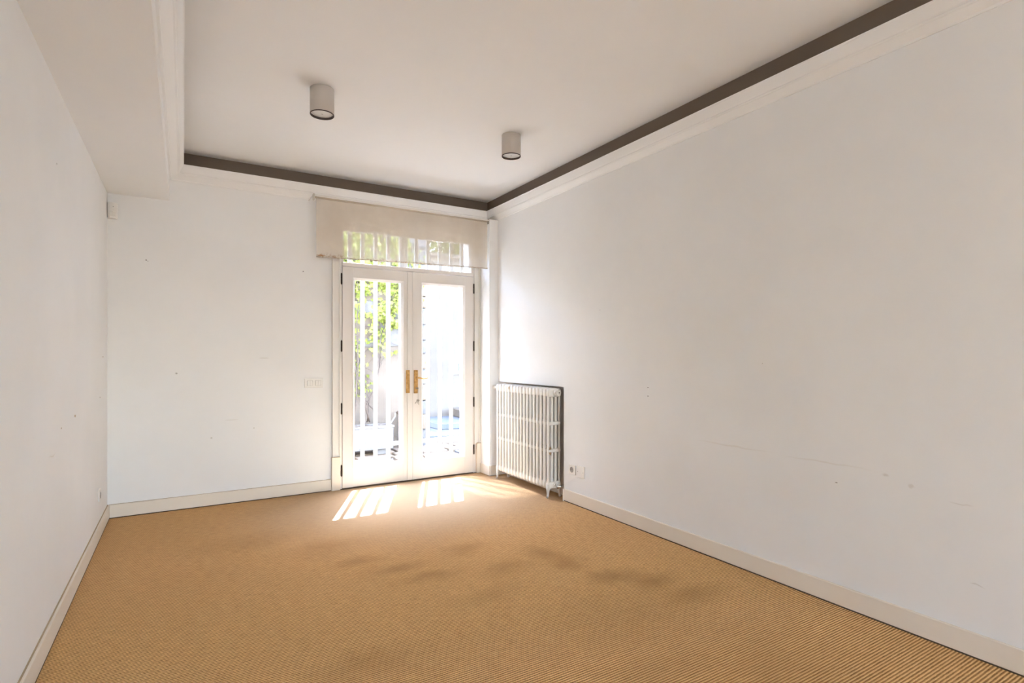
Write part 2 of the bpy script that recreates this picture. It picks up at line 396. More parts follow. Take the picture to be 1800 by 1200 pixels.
# ------------------------------------------------------------------ door casing, transom, leaves
def moulded(bm, x0, x1, y, z0, z1, flip=False):
    """upright casing board with a raised outer bead"""
    box(bm, x0, x1, y + .012, YB + .02, z0, z1, .002, 1)
    a, b = (x0, x0 + .014) if not flip else (x1 - .014, x1)
    box(bm, a, b, y, y + .016, z0, z1, .004, 2)
    a, b = (x1 - .012, x1) if not flip else (x0, x0 + .012)
    box(bm, a, b, y + .004, y + .016, z0, z1, .003, 2)
bm = NB()
moulded(bm, 1.170, 1.242, 5.112, .30, 2.60); moulded(bm, 2.632, 2.698, 5.112, .31, 2.60, True)
box(bm, 1.242, 2.632, 5.124, YB + .02, 2.50, 2.60, .004, 2)
casing = obj('trim_4', bm, M_trim, **S)
bm = NB(); box(bm, 1.163, 1.238, 5.104, YB + .01, 0.003, .306, .003, 2); obj('plinth_block', bm, M_base, casing)
bm = NB(); box(bm, 2.655, 2.70 - .001, 5.104, YB + .01, 0.003, .314, .003, 2); obj('plinth_block', bm, M_base, casing)
bm = NB(); box(bm, 2.655, 2.70, 5.103, 5.125, .314, .318); obj('paint_line', bm, M_oldpaint, casing)
bm = NB(); box(bm, 1.163, 1.238, 5.103, 5.125, .306, .309); obj('paint_line', bm, M_oldpaint, casing)
# fixed frame with transom light
bm = NB()
box(bm, 1.242, 1.262, 5.138, 5.205, 0, 2.50, .003, 2); box(bm, 2.622, 2.655, 5.138, 5.205, 0, 2.50, .003, 2)
box(bm, 1.235, 1.245, 5.145, 5.205, 0, 2.50)
box(bm, 1.262, 2.622, 5.128, 5.205, 2.072, 2.108, .006, 2)
box(bm, 1.262, 2.622, 5.150, 5.205, 2.41, 2.50, .004, 2)
win = obj('window_1', bm, M_door, **S)
bm = NB(); box(bm, 1.262, 2.622, 5.178, 5.184, 2.108, 2.41); obj('glass_pane', bm, M_glass, win)
bm = NB()
box(bm, 1.262, 1.278, 5.145, 5.178, 2.108, 2.41, .004, 1); box(bm, 2.604, 2.622, 5.145, 5.178, 2.108, 2.41, .004, 1)
obj('glazing_bead', bm, M_door, win)
# threshold
bm = NB(); box(bm, 1.245, 2.655, 5.12, 5.47, -.05, .004, .002, 1); obj('threshold', bm, M_gap, win)

def door_leaf(name, x0, x1, gx0, gx1, hinge_x, hz, seam):
    bm = NB(); y0, y1, z0, z1, g0, g1 = 5.132, 5.178, .010, 2.067, .19, 1.965
    box(bm, x0, gx0, y0, y1, z0, z1, .003, 2); box(bm, gx1, x1, y0, y1, z0, z1, .003, 2)
    box(bm, gx0 - .001, gx1 + .001, y0 + .0008, y1, g1, z1 - .002, 0); box(bm, gx0 - .001, gx1 + .001, y0 + .0008, y1, z0 + .002, g0, 0)
    d = obj(name, bm, M_door, **S)
    # mitred glazing bead, sloping in towards the pane
    bm = NB(); t = .016
    def strip(pa, pb, ia, ib):
        secs = []
        for (p, q) in ((pa, ia), (pb, ib)):
            secs.append([(p[0], 5.127, p[1]), (p[0], 5.160, p[1]), (q[0], 5.160, q[1]), (q[0], 5.146, q[1])])
        sweep(bm, secs)
    e = .006
    o_ = [(gx0 - e, g0 - e), (gx1 + e, g0 - e), (gx1 + e, g1 + e), (gx0 - e, g1 + e)]
    i_ = [(gx0 + t, g0 + t), (gx1 - t, g0 + t), (gx1 - t, g1 - t), (gx0 + t, g1 - t)]
    for a in range(4):
        b = (a + 1) % 4; strip(o_[a], o_[b], i_[a], i_[b])
    obj('glazing_bead', bm, M_door, d)
    bm = NB(); box(bm, gx0, gx1, 5.162, 5.167, g0, g1); obj('glass_pane', bm, M_glass, d)
    bmh = NB(); 
    lathe(bmh, [(0, -.056), (.0035, -.054), (.0045, -.049), (.0075, -.047), (.0075, -.002), (.0060, -.001), (.0060, .001), (.0075, .002), (.0075, .047), (.0045, .049), (.0035, .054), (0, .056)], 12)
    hm = mesh('hinge', bmh, M_hinge, True)
    for z in hz:
        h = link("hinge", hm, d); h.location = (hinge_x, 5.128, z)
    # bottom draught gap and dirt
    bm = NB(); box(bm, x0 + .002, x1 - .002, y0 + .004, y1, .0045, .0098); obj('door_sweep', bm, M_gap, d)
    return d
d1 = door_leaf('door_1', 1.264, 1.944, 1.365, 1.848, 1.255, (1.952, 1.329, .749, .175), False)
bm = NB(); box(bm, 1.893, 1.9435, 5.124, 5.134, .012, 2.063, .003, 2); obj('astragal', bm, M_door, d1)
d2 = door_leaf('door_2', 1.947, 2.620, 2.045, 2.520, 2.627, (1.945, 1.34, .751, .25), True)
# brass plates
bm = NB(); box(bm, 1.876, 1.913, 5.114, 5.127, .872, 1.098, .003, 3); pl = obj('backplate', bm, M_brass, d1, label='plain brass plate')
bm = NB(); box(bm, 1.960, 1.997, 5.112, 5.134, .866, 1.096, .003, 3); pl = obj('backplate', bm, M_brass, d2, label='brass plate with lever and keyhole')
bm = NB()
lathe(bm, [(0, 0), (.011, 0), (.011, .008), (.008, .012), (0, .012)], 20, Matrix.Translation((1.981, 5.113, 1.022)) @ Matrix.Rotation(PI / 2, 4, 'X'))
tube(bm, [(1.981, 5.110, 1.022), (1.981, 5.072, 1.022), (1.990, 5.058, 1.021), (2.010, 5.054, 1.017), (2.035, 5.052, 1.011), (2.055, 5.052, 1.010), (2.070, 5.054, 1.016), (2.078, 5.056, 1.028)],
     [.008, .008, .0085, .0078, .0070, .0070, .0065, .0045], 12)
obj('lever_handle', bm, M_brass, pl, smooth=True)
bm = NB(); lathe(bm, [(0, 0), (.0075, 0), (.0085, .004), (.0085, .010), (0, .0105)], 20, Matrix.Translation((1.980, 5.1125, .918)) @ Matrix.Rotation(PI / 2, 4, 'X'))
obj('lock_cylinder', bm, M_steel, pl, smooth=True)

# keys hanging from the lock
keys = empty('key_bunch', (1.980, 5.104, .918), label='small bunch of keys hanging on a long loop from the right door lock', cat='keys')
bm = NB(); box(bm, -.0012, .0012, -.026, .004, -.006, .006, .0008, 1); lathe(bm, [(0, 0), (.009, .0), (.009, .002), (0, .002)], 16, Matrix.Translation((.001, -.032, 0)) @ Matrix.Rotation(PI / 2, 4, 'Y'))
obj('key', bm, M_steel, keys, label='key turned into the lock')
bm = NB(); pts = [(.001 + .005 * math.sin(a), -.034, -.060 + .056 * math.cos(a)) for a in [2 * PI * k / 28 for k in range(29)]]
tube(bm, pts, .0009, 6, False); obj('key_loop', bm, M_steel, keys)
def keymesh(L):
    bm = NB()
    lathe(bm, [(0, 0), (.010, 0), (.010, .0022), (0, .0022)], 18, Matrix.Translation((0, 0, -.008)) @ Matrix.Rotation(PI / 2, 4, 'X'))
    box(bm, -.0028, .0028, -.0021, 0, -.018 - L, -.015, .0006, 1)
    for k in range(4): box(bm, .0026, .0026 + .0012 + .0012 * (k % 2), -.0019, -.0001, -.020 - L + .006 * k, -.017 - L + .006 * k)
    return bm
for L, ry, dx in ((.030, .72, -.002), (.032, -.06, .004), (.020, .28, .000)):
    k = obj('key', keymesh(L), M_steel, keys); k.location = (dx + .001, -.034 - dx * .3, -.112); k.rotation_euler = (0, ry, .1)

# ------------------------------------------------------------------ security gate outside the door (two leaves)
GY = 5.235
bmb = NB(); box(bmb, -.018, .018, -.012, .012, .045, 2.62, .002, 1); bar_me = mesh('bar', bmb, M_grille)
def gate(xs, post, side, label):
    ox = (post[0] + side) / 2
    g = empty('security_gate', (ox, GY, .006), label=label, cat='gate')
    for x in xs:
        b = link('bar', bar_me, g); b.location = (x - ox, 0, 0)
    bm = NB(); box(bm, post[0] - ox, post[1] - ox, -.015, .015, .03, 2.63, .003, 1); obj('meeting_stile', bm, M_grille, g)
    e0, e1 = (side - ox, side - ox + .03) if side < post[0] else (side - ox - .03, side - ox)
    bm = NB(); box(bm, e0, e1, -.015, .015, 0, 2.63, .003, 1); obj('hinge_stile', bm, M_grille, g)
    lo, hi = min(side, post[0]) - ox, max(side, post[1]) - ox
    for z0, z1, nm in ((.028, .062, 'bottom_rail'), (.345, .380, 'lower_rail'), (2.59, 2.63, 'top_rail')):
        bm = NB(); box(bm, lo, hi, -.0135, .0135, z0, z1, .002, 1); obj(nm, bm, M_grille, g)
    return g, ox
g1, _ = gate((1.356, 1.479, 1.606, 1.734), (1.846, 1.887), 1.263, 'white barred gate leaf outside the left glass door')
g2, ox = gate((2.024, 2.151, 2.284, 2.412, 2.536), (1.889, 1.930), 2.645, 'white barred gate leaf outside the right glass door')
bm = NB(); box(bm, 2.412 - ox, 2.536 - ox, -.016, .016, .845, .925, .003, 1); obj('lock_box', bm, M_grille, g2)

# ------------------------------------------------------------------ roller blind
bl = empty('roller_blind', (1.83, 4.93, 2.63), label='beige screen roller blind pulled halfway down over the transom light', cat='blind')
def rel(o, root):
    o.matrix_parent_inverse = Matrix.Translation(-root.location); return o
bm = NB()
n = 24
for i in range(n + 1):
    t = i / n; x = .990 + t * (2.680 - .990)
    zb = 2.096 + .036 * t
    for j in range(9):
        z = zb + .012 + (2.630 - zb - .012) * j / 8
        y = 4.930 + .0025 * math.sin(t * 9 + j * .4) * (1 - j / 8)
        bm.verts.new((x, y, z))
bm.verts.ensure_lookup_table()
for i in range(n):
    for j in range(8):
        a = i * 9 + j; bm.faces.new([bm.verts[q] for q in (a, a + 9, a + 10, a + 1)])
rel(obj('fabric', bm, M_fabric, bl, smooth=True), bl)
bm = NB(); tube(bm, [(.990, 4.926, 2.102), (2.680, 4.926, 2.138)], .0065, 10); rel(obj('bottom_bar', bm, M_fabric, bl, smooth=True, label='bottom bar sewn into the stained hem'), bl)
bm = NB(); tube(bm, [(.982, 4.934, 2.622), (2.682, 4.934, 2.622)], .014, 16); rel(obj('roller_tube', bm, M_fabric, bl, smooth=True), bl)
bm = NB(); box(bm, .975, 2.690, 4.908, 4.921, 2.622, 2.634, .003, 2); box(bm, .975, 2.690, 4.921, 4.955, 2.636, 2.642, .001, 1)
rel(obj('head_rail', bm, M_plastic, bl), bl)
for x0, x1 in ((.962, .976), (2.681, 2.692)):
    bm = NB(); box(bm, x0, x1, 4.912, 4.952, 2.592, 2.645, .004, 2)
    if x0 < 1: box(bm, x0 + .004, x0 + .008, 4.945, 5.145, 2.636, 2.644)
    rel(obj('end_bracket', bm, M_steel if x0 > 1 else M_bracket, bl), bl)

# ------------------------------------------------------------------ two ceiling spotlights
def spot_mesh():
    R, H = .071, .160
    bm = NB(); lathe(bm, [(0, 0), (R - .002, 0), (R, -.002), (R, -H + .006), (R - .0012, -H + .006), (R - .0012, -H + .02)], 48)
    body = mesh('housing', bm, M_can, True)
    bm = NB(); lathe(bm, [(R - .0006, -H + .0065), (R + .0004, -H + .003), (R - .0006, -H), (R - .0035, -H), (R - .0042, -H + .014)], 48)
    rim = mesh('rim', bm, M_canrim, True)
    bm = NB(); lathe(bm, [(R - .0042, -H + .0135), (R - .008, -H + .012), (R - .014, -H + .0135), (R - .022, -H + .022), (.022, -H + .036), (0, -H + .038)], 40)
    refl = mesh('reflector', bm, M_refl, True)
    bm = NB(); lathe(bm, [(R - .009, -H + .013), (.045, -H + .0095), (.02, -H + .008), (.007, -H + .0075), (.0, -H + .0075)], 40)
    bulb = mesh('bulb_face', bm, M_bulb, True)
    bm = NB(); lathe(bm, [(.006, -H + .0072), (.005, -H + .0058), (0, -H + .0058)], 16)
    nip = mesh('bulb_centre', bm, M_plastic_d, True)
    return body, rim, refl, bulb, nip
sm = spot_mesh()
for (x, y), lab in (((.731, 3.468), 'taupe cylinder ceiling light, the one further from the right wall'), ((2.088, 3.468), 'taupe cylinder ceiling light, the one nearer the right wall')):
    s_ = empty('ceiling_light', (x, y, ZC), label=lab, cat='ceiling light', group='cylinder ceiling lights')
    for me in sm:
        if me.name.startswith('bulb_centre'): continue
        p = link(me.name.split('.')[0], me, s_)
        if me.name.startswith('bulb_face'): link('bulb_centre', sm[4], p)

# ------------------------------------------------------------------ cast iron radiator: seventeen four-column sections
RY0, RY1, RX0, RX1 = 3.866, 4.808, 2.706, 2.848
NS = 17; pitch = (RY1 - RY0) / NS
rad = empty('cast_iron_radiator', ((RX0 + RX1) / 2, (RY0 + RY1) / 2, 0), label='old white cast iron radiator with seventeen ribbed sections in the wall niche', cat='radiator')
cxs = [RX0 + .014 + i * (RX1 - RX0 - .028) / 3 for i in range(4)]
mx_ = (RX0 + RX1) / 2
def rbox(bm, x0, x1, hy, z0, z1, bev): box(bm, x0 - mx_, x1 - mx_, -hy, hy, z0, z1, bev, 3)
def section(foot):
    bm = NB(); hw = pitch * .5 - .0015
    for i, cx_ in enumerate(cxs):
        rx = .0125
        rr = .0148
        rings = []
        for z, s in ((.085, .55), (.095, .9), (.11, 1), (.90, 1), (.935, .95), (.950, .6)):
            rings.append([(cx_ - mx_ + rx * s * math.cos(2 * PI * k / 14), rr * s * math.sin(2 * PI * k / 14), z) for k in range(14)])
        sweep(bm, rings)
    rbox(bm, RX0 + .002, RX1 - .002, hw - .001, .880, .955, .018)       # top header
    rbox(bm, RX0 + .002, RX1 - .002, hw - .001, .082, .145, .018)       # bottom header
    for z in (.650, .413): rbox(bm, RX0 + .006, RX1 - .006, hw - .0055, z - .017, z + .017, .010)
    # nipple bosses joining the sections
    for z in (.918, .112):
        tube(bm, [(0, -pitch / 2 - .0005, z), (0, pitch / 2 + .0005, z)], .028 if z > .5 else .024, 14)
    if foot:
        for sx, x in ((-1, RX0 + .012 - mx_), (1, RX1 - .012 - mx_)):
            tube(bm, [(x - sx * .004, 0, .12), (x, 0, .075), (x + sx * .001, 0, .045), (x + sx * .004, 0, .018), (x + sx * .012, 0, .004)], [.022, .016, .0105, .010, .014], 10)
        tube(bm, [(RX0 - mx_ + .02, 0, .085), (0, 0, .100), (RX1 - mx_ - .02, 0, .085)], .012, 8)
    return bm
sec = mesh('section', section(False), M_radiator, True); secf = mesh('section', section(True), M_radiator, True)
for i in range(NS):
    o = link('section', secf if i in (0, NS - 1) else sec, rad, label='end section with feet' if i in (0, NS - 1) else None)
    o.location = (0, RY0 + pitch * (i + .5) - rad.location.y, 0)
ry = rad.location.y
bm = NB()   # octagonal plug on the near end, top
lathe(bm, [(0, 0), (.012, 0), (.012, .003), (.026, .005), (.030, .010), (.030, .022), (.034, .024), (.034, .03), (0, .03)], 8, Matrix.Translation((.022, RY0 - ry - .026, .918)) @ Matrix.Rotation(-PI / 2, 4, 'X'))
obj('end_plug', bm, M_radiator, rad)
bm = NB(); lathe(bm, [(0, 0), (.006, 0), (.006, .004), (0, .004)], 8, Matrix.Translation((.022, RY0 - ry - .030, .918)) @ Matrix.Rotation(-PI / 2, 4, 'X'))
obj('bleed_screw', bm, M_steel, rad)
bm = NB()   # valve at the bottom with its pipe into the niche wall
lathe(bm, [(0, 0), (.018, 0), (.018, .016), (.024, .018), (.024, .03), (0, .03)], 6, Matrix.Translation((.0, RY0 - ry - .028, .112)) @ Matrix.Rotation(-PI / 2, 4, 'X'))
obj('valve_nut', bm, M_radiator, rad)
bm = NB()
tube(bm, [(0, RY0 - ry - .024, .112), (0, RY0 - ry - .060, .110)], .013, 14)
tube(bm, [(-.014, RY0 - ry - .052, .106), (.03, RY0 - ry - .052, .112), (ND - mx_ - .001, RY0 - ry - .045, .112)], [.015, .010, .009], 14)
obj('valve', bm, M_chrome, rad, smooth=True, label='chrome valve and pipe')
bm = NB()   # pipe from the pier at the far top end
tube(bm, [(-.018, RY1 - ry, .915), (-.018, 4.919 - ry, .915)], .0135, 14)
tube(bm, [(-.018, RY1 - ry, .915), (-.018, RY1 - ry + .022, .915)], .020, 8); tube(bm, [(-.018, 4.900 - ry, .915), (-.018, 4.919 - ry, .915)], .022, 14)
obj('supply_pipe', bm, M_radiator, rad, smooth=True)
for (y, z, sy, sz) in ((RY0 + pitch * 12.2, .925, .010, .016), (RY0 + pitch * 1.5, 0, 0, 0)):
    if sy:
        bm = NB(); lathe(bm, [(0, 0), (.006, .0), (.008, .001), (0, .0018)], 9, Matrix.Translation((RX0 - mx_ + .0015, y - ry, z)) @ Matrix.Rotation(-PI / 2, 4, 'Y') @ Matrix.Diagonal((2.0, 1.1, 1, 1)))
        obj('paint_chip', bm, M_chip, rad, label='chipped brown patch')
bm = NB(); lathe(bm, [(0, 0), (.010, .0), (.011, .001), (0, .0022)], 9, Matrix.Translation((-.048, RY0 - ry + .0105, .413)) @ Matrix.Rotation(PI / 2, 4, 'X') @ Matrix.Diagonal((1.3, 3.6, 1, 1)))
obj('paint_chip', bm, M_chip, rad, label='rusty brown patch on the end section')

# ------------------------------------------------------------------ sockets, switch, sensor
def rounded_plate(bm, w, h, t, bev=.003): box(bm, -w / 2, w / 2, -t, 0, -h / 2, h / 2, bev, 2)
def place(o, loc, rz): o.location = loc; o.rotation_euler = (0, 0, rz); return o
def socket(loc, rz, label):
    s_ = place(empty('wall_socket', label=label, cat='socket'), loc, rz)
    bm = NB(); rounded_plate(bm, .080, .080, .010); obj('cover_plate', bm, M_plastic, s_)
    bm = NB(); lathe(bm, [(.024, -.0115), (.0225, -.0125), (.021, -.011), (.0205, -.0105), (0, -.0102)], 32, Matrix.Rotation(-PI / 2, 4, 'X') @ Matrix.Diagonal((1, 1, 1, 1)))
    w_ = obj('socket_well', bm, M_plastic_d, s_, smooth=True)
    bm = NB()
    for x in (-.0095, .0095): lathe(bm, [(.0026, -.0120), (0, -.0120)], 12, Matrix.Translation((x, 0, 0)) @ Matrix.Rotation(-PI / 2, 4, 'X'))
    obj('pin_holes', bm, M_black, w_)
    return s_
socket((2.80, 3.650, .285), -PI / 2 + 0, 'white round-well wall socket beside the radiator niche')
socket((XL, 4.640, .290), PI / 2, 'white wall socket low on the left wall near the corner')
bp = place(empty('blank_plate', label='blank square white cover plate with two screws', cat='wall plate'), (2.80, 3.535, .285), -PI / 2)
bm = NB(); rounded_plate(bm, .100, .100, .010); obj('cover_plate', bm, M_plastic, bp)
for x in (-.034, .034):
    bm = NB(); lathe(bm, [(.0028, 0), (.0028, .001), (0, .0012)], 10, Matrix.Translation((x, -.0098, 0)) @ Matrix.Rotation(PI / 2, 4, 'X')); obj('screw', bm, M_steel, bp)
sw = place(empty('light_switch', label='white double light switch left of the door casing', cat='switch'), (1.011, YB, .993), 0)
bm = NB(); rounded_plate(bm, .160, .084, .010, .004); obj('cover_plate', bm, M_plastic, sw)
for x in (-.034, .036):
    bm = NB(); box(bm, x - .024, x + .024, -.0112, -.009, -.0235, .0235, .001, 1); fr = obj('switch_frame', bm, M_plastic_d, sw)
    for q in (-.0112, .0112):
        bm = NB(); vs = box(bm, x + q - .0108, x + q + .0108, -.0150, -.010, -.0225, .0225, .0012, 1)
        for v in vs:
            if v.is_valid and v.co.y < -.013: v.co.y += .002 * (v.co.z / .0225) * (1 if x < 0 else -1)
        obj('rocker', bm, M_plastic, fr)
ms = place(empty('motion_sensor', label='small cream motion sensor high in the far left corner', cat='sensor'), (-.4615, YB - .001, 2.345), 0)
bm = NB()
sweep(bm, [[(-.032, 0, z), (.030, 0, z), (.033, -.012, z), (.026, -.040, z), (.005, -.052, z), (-.018, -.050, z), (-.032, -.034, z)] for z in (-.060, .060)])
bmesh.ops.bevel(bm, geom=[e for e in bm.edges], offset=.004, segments=2, affect='EDGES')
obj('housing', bm, M_plastic, ms)
bm = NB(); sweep(bm, [[(-.015, -.046, z), (.006, -.050, z), (.024, -.040, z), (.021, -.047 - d, z), (.006, -.053 - d, z), (-.012, -.050 - d, z)] for z, d in ((-.046, 0), (-.040, .003), (-.012, .003), (-.006, 0))])
obj('lens', bm, M_plastic, ms)
bm = NB(); lathe(bm, [(.003, 0), (.003, .002), (0, .0025)], 10, Matrix.Translation((.008, -.0515, .026)) @ Matrix.Rotation(PI / 2, 4, 'X')); obj('indicator', bm, M_plastic_d, ms)

# ------------------------------------------------------------------ the courtyard outside
bm = NB(); box(bm, -6, 16, YB + BE, 26, -.35, -.07); ground = obj('courtyard_ground', bm, M_ground, label='mortar bed of the stone paved courtyard', cat='ground', kind='structure')
rnd = random.Random(3)
# irregular stone pavers laid in courses
bm = NB(); box(bm, .2, 3.9, YB + BE, 6.06, -.08, -.028, .006, 1); obj('bounce_slab', bm, M_whitewall, ground)  # white slab below the view, added to bounce sun into the room
y = 6.08
while y < 9.1:
    dy = rnd.uniform(.26, .42); x = .2 + rnd.uniform(-.2, .2)
    while x < 6.2:
        dx = rnd.uniform(.3, .62)
        c = [(x + .012 + rnd.uniform(0, .03), y + .012 + rnd.uniform(0, .03)), (x + dx - rnd.uniform(.01, .04), y + .012 + rnd.uniform(0, .03)),
             (x + dx - rnd.uniform(.01, .04), y + dy - rnd.uniform(.01, .03)), (x + dx * .5, y + dy + rnd.uniform(-.02, .012)), (x + .012 + rnd.uniform(0, .03), y + dy - rnd.uniform(.01, .03))]
        zt = -.035 + rnd.uniform(-.006, .008)
        bm = NB(); sweep(bm, [[(a, b, -.08) for a, b in c], [(a, b, zt) for a, b in c]])
        bmesh.ops.bevel(bm, geom=[e for e in bm.edges if all(v.co.z > -.06 for v in e.verts)], offset=.008, segments=1, affect='EDGES')
        obj('paver', bm, M_paver if x < 2.6 or rnd.random() < .6 else M_slab, ground)
        x += dx
    y += dy
# old rendered wall that the vine climbs, with a stone quoin edge at its right end
WY = 7.30
iw = empty('garden_wall', (.9, WY + .15, -.07), label='old rendered wall behind the planter, overgrown with ivy', cat='wall')
def at(root, o): o.matrix_parent_inverse = Matrix.Translation(-Vector(root.location)); return o
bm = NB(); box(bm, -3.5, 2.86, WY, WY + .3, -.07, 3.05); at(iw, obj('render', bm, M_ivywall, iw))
z = -.07; k = 0
while z < 3.04:
    h = rnd.uniform(.16, .26); a = 2.62 if k % 2 else 2.74
    bm = NB(); box(bm, a, 2.985 + rnd.uniform(-.015, .02), WY - .035 - rnd.uniform(0, .02), WY + .31, z + .006, min(z + h, 3.07) - .004, .018, 2)
    for v in bm.verts: v.co += Vector((rnd.uniform(-.006, .006), rnd.uniform(-.006, .006), rnd.uniform(-.005, .005)))
    at(iw, obj('quoin_stone', bm, M_barestone if rnd.random() < .5 else M_paver, iw)); z += h; k += 1
for (x, z, w_, h_) in ((1.95, 1.80, .26, .17), (2.30, 1.62, .30, .22), (2.02, 1.35, .18, .12), (2.44, 2.0, .2, .15), (1.75, 2.25, .3, .18), (2.40, 1.36, .22, .30)):
    bm = NB(); box(bm, x, x + w_, WY - .012, WY + .05, z, z + h_, .008, 1)
    for v in bm.verts: v.co += Vector((rnd.uniform(-.012, .012), 0, rnd.uniform(-.012, .012)))
    at(iw, obj('bare_stone', bm, M_barestone, iw))
bm = NB(); tube(bm, [(2.555, WY - .06, -.05), (2.555, WY - .06, .43)], .020, 12); tube(bm, [(2.555, WY - .06, .43), (2.555, WY - .0, .45)], .020, 12)
obj('drain_pipe', bm, M_pipe, label='short rusty drain pipe at the foot of the ivy wall', cat='pipe', smooth=True)
bm = NB(); tube(bm, [(2.36, 7.04, .33), (2.46, 7.14, .41), (2.50, 7.26, .44)], .010, 8)
obj('garden_cane', bm, M_planter, label='pale cane leaning from the planter against the ivy wall', cat='cane')
# planter trough on feet
pt = empty('stone_planter', (1.5, 6.98, -.03), label='long pale concrete planter trough in front of the ivy wall', cat='planter')
bm = NB()
X0, X1, Y0, Y1, Z0, Z1 = .55, 2.335, 6.84, 7.12, .035, .335
box(bm, X0, X1, Y0, Y0 + .035, Z0, Z1, .008, 2); box(bm, X0, X1, Y1 - .035, Y1, Z0, Z1, .008, 2)
box(bm, X0, X0 + .035, Y0 + .03, Y1 - .03, Z0, Z1, .008, 2); box(bm, X1 - .035, X1, Y0 + .03, Y1 - .03, Z0, Z1, .008, 2); box(bm, X0 + .03, X1 - .03, Y0 + .03, Y1 - .03, Z0, Z0 + .04)
box(bm, X0 - .01, X1 + .01, Y0 - .012, Y0 + .03, Z1 - .025, Z1 + .002, .006, 2); box(bm, X1 - .03, X1 + .012, Y0 - .01, Y1, Z1 - .025, Z1 + .001, .006, 2)
at(pt, obj('trough', bm, M_planter, pt))
for x in (.7, 1.45, 2.2):
    bm = NB(); box(bm, x - .07, x + .07, Y0 + .03, Y1 - .03, -.035, Z0 + .002, .006, 1); at(pt, obj('foot', bm, M_planter, pt))
bm = NB()
gx, gy = 40, 8
for i in range(gx + 1):
    for j in range(gy + 1):
        bm.verts.new((X0 + .03 + (X1 - X0 - .06) * i / gx, Y0 + .03 + (Y1 - Y0 - .06) * j / gy, Z1 - .018 + rnd.uniform(-.01, .028)))
bm.verts.ensure_lookup_table()
for i in range(gx):
    for j in range(gy):
        a = i * (gy + 1) + j; bm.faces.new([bm.verts[q] for q in (a, a + gy + 1, a + gy + 2, a + 1)])
at(pt, obj('soil', bm, M_soil, pt, kind='stuff'))
# climbing vine
vine = empty('climbing_vine', (1.9, 7.15, .348), label='climbing vine with brown stems and yellow green leaves on the courtyard wall', cat='vine')
clusters = []
def stem(x, y, z, tgt, r0, steps, wig):
    pts = []; rr = []; dx = rnd.uniform(-.3, .3)
    p = Vector((x, y, z)); d = Vector((tgt[0] - x, tgt[1] - y, tgt[2] - z)) / steps
    for i in range(steps + 1):
        f = i / steps
        pts.append(Vector((x, y, z)) + d * i + Vector((math.sin(f * 5 + dx * 9) * wig + rnd.uniform(-.012, .012), min(0, -.02 * math.sin(f * 7)) , rnd.uniform(-.01, .01))))
        rr.append(r0 * (1 - .75 * f))
    bm = NB(); tube(bm, pts, rr, 6); at(vine, obj('stem', bm, M_bark, vine, smooth=True)); return pts
roots = [(1.80, 7.05, .372), (1.86, 7.04, .372), (2.02, 7.05, .372), (2.10, 7.06, .372), (2.13, 7.05, .372), (1.45, 7.06, .372), (1.1, 7.06, .372)]
wy = WY - .03
spec = [(0, (1.60, wy, 1.0), .010), (1, (1.92, wy, 1.5), .010), (2, (2.35, wy, 1.85), .011), (3, (1.95, wy, 1.35), .009), (4, (1.88, wy, .95), .010), (3, (2.60, wy, 2.6), .011), (2, (1.75, wy, 2.7), .012), (5, (1.2, wy, 2.7), .018), (6, (.8, wy, 2.5), .018), (0, (2.2, wy, 2.9), .010)]
for ri, t_, r0 in spec:
    pts = stem(*roots[ri], t_, r0, 16, .07)
    for i in range(5, len(pts), 2):
        q = pts[i]; a = rnd.uniform(-1.2, 1.2); L = rnd.uniform(.2, .6)
        e = (q.x + math.sin(a) * L, wy, q.z + abs(math.cos(a)) * L * .8)
        if e[2] < 3.0: 
            bp_ = stem(q.x, q.y, q.z, e, .005, 7, .03); clusters += [bp_[-1], bp_[4]]
    clusters += pts[9:]
for i in range(26):   # thin tangled twigs across the wall
    x = rnd.uniform(1.2, 2.75); z = rnd.uniform(.7, 2.7); a = rnd.uniform(0, PI)
    e = (x + math.cos(a) * .35, wy + .01, z + math.sin(a) * .35)
    if e[2] < 3.0: bp_ = stem(x, wy + .01, z, e, .0035, 8, .05); clusters += [bp_[3], bp_[-1]]
def leaf_faces(bm, c, s, nrm, spin):
    nrm = nrm.normalized(); u = nrm.cross(Vector((0, 0, 1)))
    if u.length < .1: u = Vector((1, 0, 0))
    u.normalize(); v = nrm.cross(u)
    a, b = math.cos(spin), math.sin(spin); U = u * a + v * b; V = v * a - u * b
    pts = [(0, -.5), (.45, -.35), (.28, -.02), (.55, .22), (.20, .25), (0, .62), (-.20, .25), (-.55, .22), (-.28, -.02), (-.45, -.35)]
    vs = [bm.verts.new(c + U * px_ * s + V * py_ * s + nrm * (-.12 * s * abs(px_) * 2)) for px_, py_ in pts]
    o = bm.verts.new(c)
    for i in range(10): bm.faces.new((o, vs[i], vs[(i + 1) % 10]))
bm = NB(); nl = 0
for i in range(5200):
    if rnd.random() < .25: cl = Vector((rnd.uniform(.4, 2.85), wy, rnd.uniform(2.0, 3.1)))
    else: cl = rnd.choice(clusters)
    dens = min(1, max(.20, (cl.z - .85) / 1.5)) ** 1.5
    if rnd.random() > dens * .95: continue
    c = Vector((cl.x + rnd.gauss(0, .06), wy - abs(rnd.gauss(0, .05)), cl.z + rnd.gauss(0, .06)))
    if c.x > 2.93 or c.z < .66: continue
    leaf_faces(bm, c, rnd.uniform(.035, .075), Vector((rnd.uniform(-.7, .7), -1, rnd.uniform(-.2, 1.0))), rnd.uniform(0, 6.28))
at(vine, obj('foliage', bm, M_leaf, vine, kind='stuff'))
